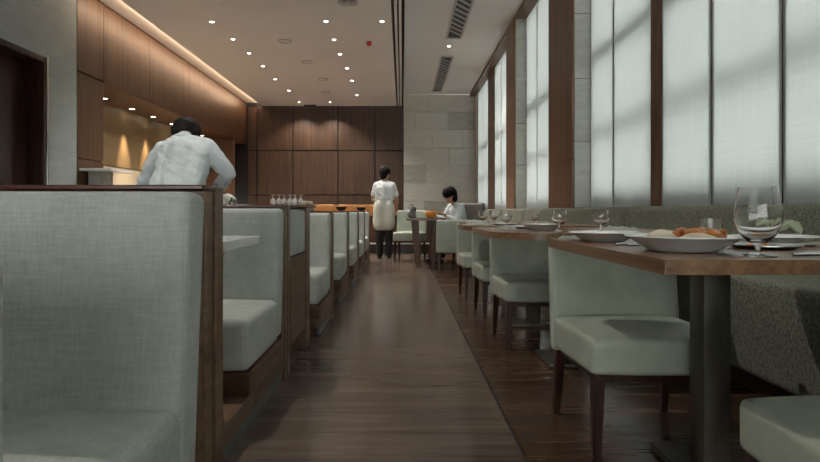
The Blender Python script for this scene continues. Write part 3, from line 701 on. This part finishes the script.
napkin(.675, 2.125, .13, .10, .1, 'white folded napkin at the far corner of the square table', .02)
napkin(.905, 1.86, .18, .15, .5, 'crumpled white napkin between the two plates of the square table', .045, seed=3)
napkin(1.16, 1.42, .22, .14, -.2, 'flat white napkin at the near edge of the square table', .008, seed=6)
napkin(.62, 3.30, .16, .12, .4, 'white napkin on the second table beside its plate', .02, seed=8)
napkin(.60, 4.30, .2, .22, .2, 'crumpled white napkin at the aisle edge of the third table', .03, seed=10)
napkin(.73, 5.40, .2, .2, .2, 'crumpled white napkin on the fourth table', .03, seed=12)
napkin(1.18, 2.95, .2, .16, .8, 'white napkin on the second table close to the banquette', .04, seed=15)
def knife(x, y, rz, label, fork=False):
    b = bmesh.new()
    b = tube([(0, 0, .004), (.04, 0, .005), (.09, 0, .004), (.11, 0, .004)], [.004, .005, .004, .003], 8, False, b)
    if fork:
        b = box(.11, .145, -.010, .010, .003, .005, .0008, 1, b)
        for k in range(4): b = box(.143, .185, -.010 + k * .0057, -.007 + k * .0057, .003, .005, 0, 1, b)
    else: b = box(.108, .21, -.008, .008, .003, .005, .0009, 1, b)
    mz = min(v.co.z for v in b.verts)
    bmesh.ops.transform(b, matrix=Matrix.Translation((x, y, TZ - mz)) @ Matrix.Rotation(rz, 4, 'Z'), verts=b.verts)
    return obj('fork' if fork else 'knife', b, 'steel', None, label, 'cutlery')
knife(.70, 1.70, R(25), 'steel fork on the square table between the plates', True)
knife(.68, 1.74, R(20), 'steel knife on the square table between the plates')
knife(.95, 1.33, R(8), 'steel knife at the near edge of the square table beside the big glass')

# ================================================================== FAR GROUP
t = thing('square_table', 'far square table on slanted reddish wooden legs with the orange bowl', 'table', (.36, 8.65, 0))
obj('table_top', slab(.07, .66, 8.2, 9.1, .715, .75, .01), 'redcap', t)
for x in (.2, .52):
    for y in (8.35, 8.95): obj('leg', leg(x, y, .72, x + (.36 - x) * .3, y, 0, .11, .07), 'walnut_red', t)
b = lathe([(0, 0), (.055, 0), (.085, .04), (.088, .09), (.075, .115), (.068, .115), (.08, .088), (.076, .04), (.05, .008), (0, .008)], 40, (.45, 8.5, .7502))
for v in b.verts:
    a = math.atan2(v.co.y - 8.5, v.co.x - .45); k = 1 + .05 * math.cos(10 * a); v.co.x = .45 + (v.co.x - .45) * k; v.co.y = 8.5 + (v.co.y - 8.5) * k
obj('ribbed_bowl', b, 'basket', None, 'ribbed orange bowl on the far square table', 'bowl', ang=180)
t = thing('shoulder_bag', 'slouching grey cloth bag on the far square table', 'bag', (.15, 8.75, .7502))
obj('body', rbox(.08, .23, 8.66, 8.84, .7502, .93, .04, 6, 3, lambda x, y, z: (x + (z - .75) * .25 * (1 if x < .15 else -.25) - .01 * math.sin(z * 40), y, z)), 'jacket', t)
obj('strap', tube([(.11, 8.7, .90), (.13, 8.68, .96), (.17, 8.68, .965), (.20, 8.7, .90)], .008), 'jacket', t)
# dark armchair with the seated person
t = thing('armchair', 'dark taupe armchair with a wide high back holding the seated person', 'chair', (0, 0, 0))
obj('seat', rbox(-.30, .30, -.28, .24, .24, .43, .035, 6, 3), 'leather_dark', t)
obj('backrest', rbox(-.34, .34, .22, .34, .24, 1.0, .04, 6, 3, lambda x, y, z: (x, y + (z - .4) * .12 - .10 * (x / .34) ** 2, z)), 'leather_dark', t)
for sx in (-1, 1):
    obj('arm', rbox(sx * .33 - .04, sx * .33 + .04, -.26, .24, .24, .62, .03, 4, 3), 'leather_dark', t)
    for y in (-.22, .22): obj('leg', leg(sx * .25, y, .26, sx * .26, y * 1.08, 0, .045, .03), 'darkwood', t)
t.location = (.99, 9.35, 0); t.rotation_euler = (0, 0, R(-35))
t = thing('sideboard', 'low dark sideboard behind the waiter with a pale shelf edge', 'cabinet', (.2, 11.3, 0))
obj('carcass', box(-1.0, 1.4, 11.08, 11.5, .05, .74), 'darkwood', t)
obj('shelf_edge', box(-1.0, 1.4, 11.02, 11.08, .19, .215, .003), 'ceram', t)
obj('top', box(-1.03, 1.43, 11.0, 11.52, .74, .765, .004), 'darkwood', t)
for i in range(4): dd = obj('door', box(-.98 + i * .6, -.41 + i * .6, 11.06, 11.08, .23, .73, .003), 'walnut_red', t); obj('handle', box(-.46 + i * .6, -.44 + i * .6, 11.045, 11.06, .45, .55, .002), 'steel', dd)
obj('plinth', box(-.95, 1.35, 11.12, 11.45, 0, .05), 'black', t)
t = thing('leather_banquette', 'long tan leather banquette along the walnut end wall', 'banquette', (-1.9, 16.6, 0))
obj('seat', rbox(-3.9, -.15, 16.2, 16.75, .15, .45, .04, 6, 3), 'tan', t)
obj('backrest', rbox(-3.9, -.15, 16.72, 16.98, .3, 1.06, .04, 6, 3), 'tan', t); obj('plinth', box(-3.85, -.2, 16.3, 16.9, 0, .16), 'darkwood', t)

# ================================================================== PEOPLE
def fingers(caps, wrist, d, n, side, s=1.0, curl=.35):
    """palm and five unequal bent fingers; d = pointing direction, n = palm normal, side = thumb side"""
    W, d, n, sd_ = Vector(wrist), Vector(d).normalized(), Vector(n).normalized(), Vector(side).normalized()
    for q in (-.026, -.009, .009, .026): caps.append((W, .020 * s, W + d * .085 * s + sd_ * q * s * 1.1, .0125 * s))
    for q, L in ((.034, .068), (.012, .078), (-.011, .072), (-.033, .056)):
        p = W + d * .088 * s + sd_ * q * s; m = p + (d * math.cos(curl) + n * math.sin(curl)) * L * .5 * s
        e = m + (d * math.cos(2.2 * curl) + n * math.sin(2.2 * curl)) * L * .5 * s
        caps += [(p, .0098 * s, m, .009 * s), (m, .009 * s, e, .0078 * s)]
    p = W + d * .025 * s + sd_ * .026 * s; m = p + (d * .6 + sd_ * .75 + n * .2).normalized() * .04 * s; e = m + (d * .9 + sd_ * .3 + n * .3).normalized() * .032 * s
    caps += [(p, .014 * s, m, .011 * s), (m, .0105 * s, e, .009 * s)]
def head(caps, balls, c, fwd, upv, s=1.0):
    c, f, u = Vector(c), Vector(fwd).normalized(), Vector(upv).normalized(); u = (u - f * u.dot(f)).normalized(); r = f.cross(u)
    caps += [(c + u * .03 * s - f * .018 * s, .088 * s, c + u * .03 * s + f * .012 * s, .084 * s), (c - u * .02 * s + f * .02 * s, .068 * s, c - u * .075 * s + f * .035 * s, .046 * s),
             (c - u * .09 * s + f * .05 * s, .026 * s, c - u * .095 * s + f * .055 * s, .024 * s)]
    caps += [(c + f * .088 * s + u * .01 * s, .009 * s, c + f * .108 * s - u * .025 * s, .014 * s), (c + f * .085 * s - u * .058 * s + r * .02 * s, .009 * s, c + f * .085 * s - u * .058 * s - r * .02 * s, .009 * s)]
    for q in (-1, 1): caps.append((c + r * q * .078 * s + u * .012 * s - f * .008 * s, .013 * s, c + r * q * .080 * s - u * .028 * s, .010 * s))
    return f, u, r
def hair(name, c, f, u, r, parent, s=1.0, back=.06):
    c = Vector(c); caps = [(c + u * .045 * s - f * .022 * s, .103 * s, c + u * .052 * s + f * .018 * s, .094 * s), (c + u * .02 * s - f * .040 * s, .092 * s, c - u * back * s - f * .045 * s, .066 * s)]
    for q in (-1, 1): caps += [(c + r * q * .052 * s + u * .035 * s - f * .01 * s, .046 * s, c + r * q * .060 * s + u * .0 * s - f * .03 * s, .034 * s)]
    return blob(name, caps, 'hair', parent, .009, 2, .004, 30)
def eyes(c, f, u, r, parent, s=1.0):
    for q in (-1, 1):
        b = bmesh.new(); p = Vector(c) + f * .080 * s + u * .008 * s + r * q * .031 * s; ball(b, p, .011 * s, .011 * s, .011 * s); obj('eye', b, 'eye', parent)

# ---- stooping man in a pale shirt
P = thing('person', 'person in pale shirt and dark trousers stooping over the serving table, back turned', 'person', (-1.51, 3.62, 0))
hc = (-1.575, 3.97, 1.402); fw, upv = Vector((-.05, .62, -.78)), Vector((0, .78, .62))
CX = -1.51
sh = {-1: Vector((CX - .175, 3.83, 1.285)), 1: Vector((CX + .165, 3.83, 1.295))}
el = {-1: Vector((-1.805, 3.82, 1.03)), 1: Vector((-1.235, 3.88, 1.125))}
wr = {-1: Vector((-1.72, 4.05, .945)), 1: Vector((-1.40, 4.09, .985))}
pel = Vector((CX, 3.60, .93)); caps = []; bl = []
f_, u_, r_ = head(caps, bl, hc, fw, upv, 1.03)
caps += [((CX - .02, 3.86, 1.33), .06, hc, .055)]
for s in (-1, 1):
    caps += [(sh[s], .05, el[s], .04), (el[s], .038, wr[s], .026)]
    dv = wr[s] - el[s]; fingers(caps, wr[s], dv.normalized() * .8 + Vector((-s * .2, .3, -.3)), (0, -.3, -1), (-s, .2, 0), 1.0, .4)
    caps += [(pel + Vector((s * .09, 0, 0)), .09, (CX + s * .10, 3.66, .50), .06), ((CX + s * .10, 3.66, .50), .058, (CX + s * .11, 3.58, .10), .04), ((CX + s * .11, 3.57, .05), .042, (CX + s * .12, 3.74, .035), .034)]
    caps += [((CX + s * .07, 3.82, 1.25), .062, (CX + s * .06, 3.68, 1.02), .062)]
caps += [(pel, .10, (CX, 3.68, 1.02), .085)]
body = blob('body', caps, 'skin', P, .008, 2)
eyes(hc, f_, u_, r_, body); hair('hair', Vector(hc), f_, u_, r_, P, 1.0, .035)
sc = []
for s in (-1, 1):
    sc += [(sh[s] + Vector((-s * .02, 0, -.005)), .072, sh[s] * .55 + el[s] * .45, .064), (sh[s] * .55 + el[s] * .45, .062, el[s], .054), (el[s], .054, el[s] * .2 + wr[s] * .8, .042)]
    sc += [((CX + s * .09, 3.81, 1.265), .095, (CX + s * .085, 3.72, 1.10), .098), ((CX + s * .085, 3.72, 1.10), .098, (CX + s * .08, 3.63, .99), .10), (sh[s] + Vector((-s * .045, 0, .005)), .072, (CX - .02 + s * .05, 3.835, 1.335), .058)]
sc += [((CX, 3.78, 1.26), .11, (CX, 3.64, .99), .12), ((CX - .02, 3.84, 1.32), .072, (CX - .04, 3.885, 1.365), .066)]
so = blob('shirt', sc, 'shirt', P, .009, 2, .009, 10)
cl = []
for q in range(16):
    a0, a1 = q / 16 * 2 * math.pi, (q + 1) / 16 * 2 * math.pi; g = lambda a: (CX - .04 + .070 * math.cos(a), 3.885 + .058 * math.sin(a), 1.356 - .03 * math.sin(a))
    cl.append((g(a0), .019, g(a1), .019))
blob('collar', cl, 'shirt', so, .008, 1)
tc = []
for s in (-1, 1):
    tc += [(pel + Vector((s * .085, 0, .0)), .115, (CX + s * .10, 3.66, .50), .085), ((CX + s * .10, 3.66, .50), .083, (CX + s * .11, 3.58, .09), .066)]
tc += [((CX - .08, 3.60, .93), .112, (CX + .08, 3.60, .93), .112)]
blob('trousers', tc, 'trouser', P, .013, 2, .005, 8)
bb = lathe([(.2, -.018), (.204, -.018), (.204, .018), (.2, .018)], 40, (CX, 3.612, 1.01), 1.0, .66); obj('belt', bb, 'belt', P)
for s in (-1, 1): blob('shoe', [((CX + s * .11, 3.55, .04), .042, (CX + s * .12, 3.78, .034), .036)], 'belt', P, .012, 1, f=lambda x, y, z: (x, y, max(z, 0)))

# ---- standing waiter
WX, WY = -.325, 10.0
P = thing('person', 'waiter in white short-sleeved shirt and cream apron standing at the far table', 'person', (WX, WY, 0))
hc = (WX + .012, WY + .03, 1.545); caps = []
f_, u_, r_ = head(caps, [], hc, (.55, .8, -.12), (0, .05, 1), .97)
caps += [((WX, WY, 1.38), .055, hc, .052), ((WX, WY, 1.22), .12, (WX, WY, .95), .12)]
sh = {-1: Vector((WX - .155, WY, 1.325)), 1: Vector((WX + .165, WY, 1.325))}
el = {-1: Vector((WX - .20, WY + .05, 1.07)), 1: Vector((WX + .225, WY + .05, 1.07))}
wr = {-1: Vector((WX - .10, WY + .25, .98)), 1: Vector((WX + .22, WY + .25, .92))}
for s in (-1, 1):
    caps += [(sh[s], .05, el[s], .040), (el[s], .040, wr[s], .027)]; fingers(caps, wr[s], (wr[s] - el[s]).normalized(), (0, 0, -1), (-s, 0, .2), 1.0, .5)
    caps += [((WX + s * .085, WY, .88), .09, (WX + s * .085, WY + .01, .48), .058), ((WX + s * .085, WY + .01, .48), .055, (WX + s * .085, WY - .01, .08), .038), ((WX + s * .085, WY - .02, .045), .04, (WX + s * .10, WY + .14, .035), .033)]
body = blob('body', caps, 'skin', P, .010, 2); eyes(hc, f_, u_, r_, body, .97); hair('hair', Vector(hc), f_, u_, r_, P, .97)
sc = []
for s in (-1, 1):
    m = sh[s] * .35 + el[s] * .65
    sc += [(sh[s] + Vector((-s * .02, 0, 0)), .068, m, .062), ((WX + s * .085, WY, 1.27), .10, (WX + s * .07, WY, 1.03), .10), (sh[s] + Vector((-s * .03, 0, .01)), .06, (WX + s * .04, WY, 1.375), .05)]
sc += [((WX, WY, 1.28), .125, (WX, WY, 1.02), .135)]
blob('shirt', sc, 'shirt_white', P, .013, 2, .007, 10)
ap = rbox(WX - .205, WX + .19, WY - .13, WY + .13, .505, 1.07, .10, 6, 4, lambda x, y, z: (WX + (x - WX) * (1 - .10 * max(0, (z - .8)) / .27 + .02 * math.sin(z * 30)), y + .012 * math.sin(x * 34), z))
a = obj('apron', ap, 'apron', P, ang=180); obj('waist_tie', lathe([(.195, 1.055), (.2, 1.055), (.2, 1.085), (.195, 1.085)], 32, (WX - .005, WY, 0), .98, .68), 'apron', a)
tc = []
for s in (-1, 1): tc += [((WX + s * .085, WY, .88), .10, (WX + s * .085, WY + .01, .48), .078), ((WX + s * .085, WY + .01, .48), .076, (WX + s * .085, WY - .01, .07), .062)]
blob('trousers', tc, 'trouser', P, .014, 2)
for s in (-1, 1): blob('shoe', [((WX + s * .085, WY - .03, .04), .042, (WX + s * .105, WY + .17, .034), .036)], 'belt', P, .014, 1, f=lambda x, y, z: (x, y, max(z, 0)))

# ---- seated guest, head bowed toward the far table
GX, GY = .90, 9.2
P = thing('person', 'seated person in pale blue shirt with dark hair bowed toward the far table', 'person', (GX, GY, 0))
hc = (GX - .10, GY - .10, 1.115); caps = []
f_, u_, r_ = head(caps, [], hc, (-.85, -.35, -.35), (-.2, 0, 1), 1.0)
caps += [((GX - .01, GY - .03, .97), .055, hc, .052), ((GX + .03, GY, .86), .12, (GX + .08, GY + .06, .58), .13)]
dx = Vector((.42, -.9, 0)).normalized()
sh = {-1: Vector((GX - .0, GY - .03, .93)) + dx * .165, 1: Vector((GX - .0, GY - .03, .93)) - dx * .165}
el = {-1: sh[-1] + Vector((-.06, -.06, -.24)), 1: sh[1] + Vector((-.12, -.02, -.22))}
wr = {-1: el[-1] + Vector((-.20, .06, .10)), 1: el[1] + Vector((-.20, -.04, .09))}
for s in (-1, 1):
    caps += [(sh[s], .05, el[s], .04), (el[s], .04, wr[s], .027)]; fingers(caps, wr[s], wr[s] - el[s], (0, 0, -1), Vector((0, s, .3)), 1.0, .4)
    hp = Vector((GX + .06, GY + .05, .53)) - dx * s * .09; kn = hp + Vector((-.36, -.20, .0)); an = kn + Vector((.02, .02, -.44))
    caps += [(hp, .085, kn, .058), (kn, .056, an, .038), (an + Vector((0, 0, -.03)), .036, an + Vector((-.15, -.05, -.05)), .032)]
body = blob('body', caps, 'skin', P, .010, 2); eyes(hc, f_, u_, r_, body); hair('hair', Vector(hc), f_, u_, r_, P, 1.06)
sc = []
for s in (-1, 1):
    sc += [(sh[s], .066, el[s], .056), (el[s], .055, el[s] * .3 + wr[s] * .7, .040), (Vector((GX + .03, GY, .87)), .125, Vector((GX + .08, GY + .06, .60)), .14), (Vector((GX + .02, GY, .88)) - dx * s * .08, .10, Vector((GX + .07, GY + .05, .60)) - dx * s * .07, .105), (sh[s], .06, Vector((GX - .01, GY - .03, .965)), .055)]
blob('shirt', sc, 'shirt', P, .013, 2, .007, 10)
tc = []
for s in (-1, 1):
    hp = Vector((GX + .06, GY + .05, .53)) - dx * s * .085; kn = hp + Vector((-.36, -.20, .0)); an = kn + Vector((.02, .02, -.40)); tc += [(hp, .10, kn, .076), (kn, .074, an, .06)]
blob('trousers', tc, 'trouser', P, .014, 2)
for s in (-1, 1):
    hp = Vector((GX + .06, GY + .05, .53)) - dx * s * .09; an = hp + Vector((-.34, -.18, -.485)); blob('shoe', [(an, .04, an + Vector((-.18, -.06, -.008)), .035)], 'belt', P, .014, 1, f=lambda x, y, z: (x, y, max(z, 0)))
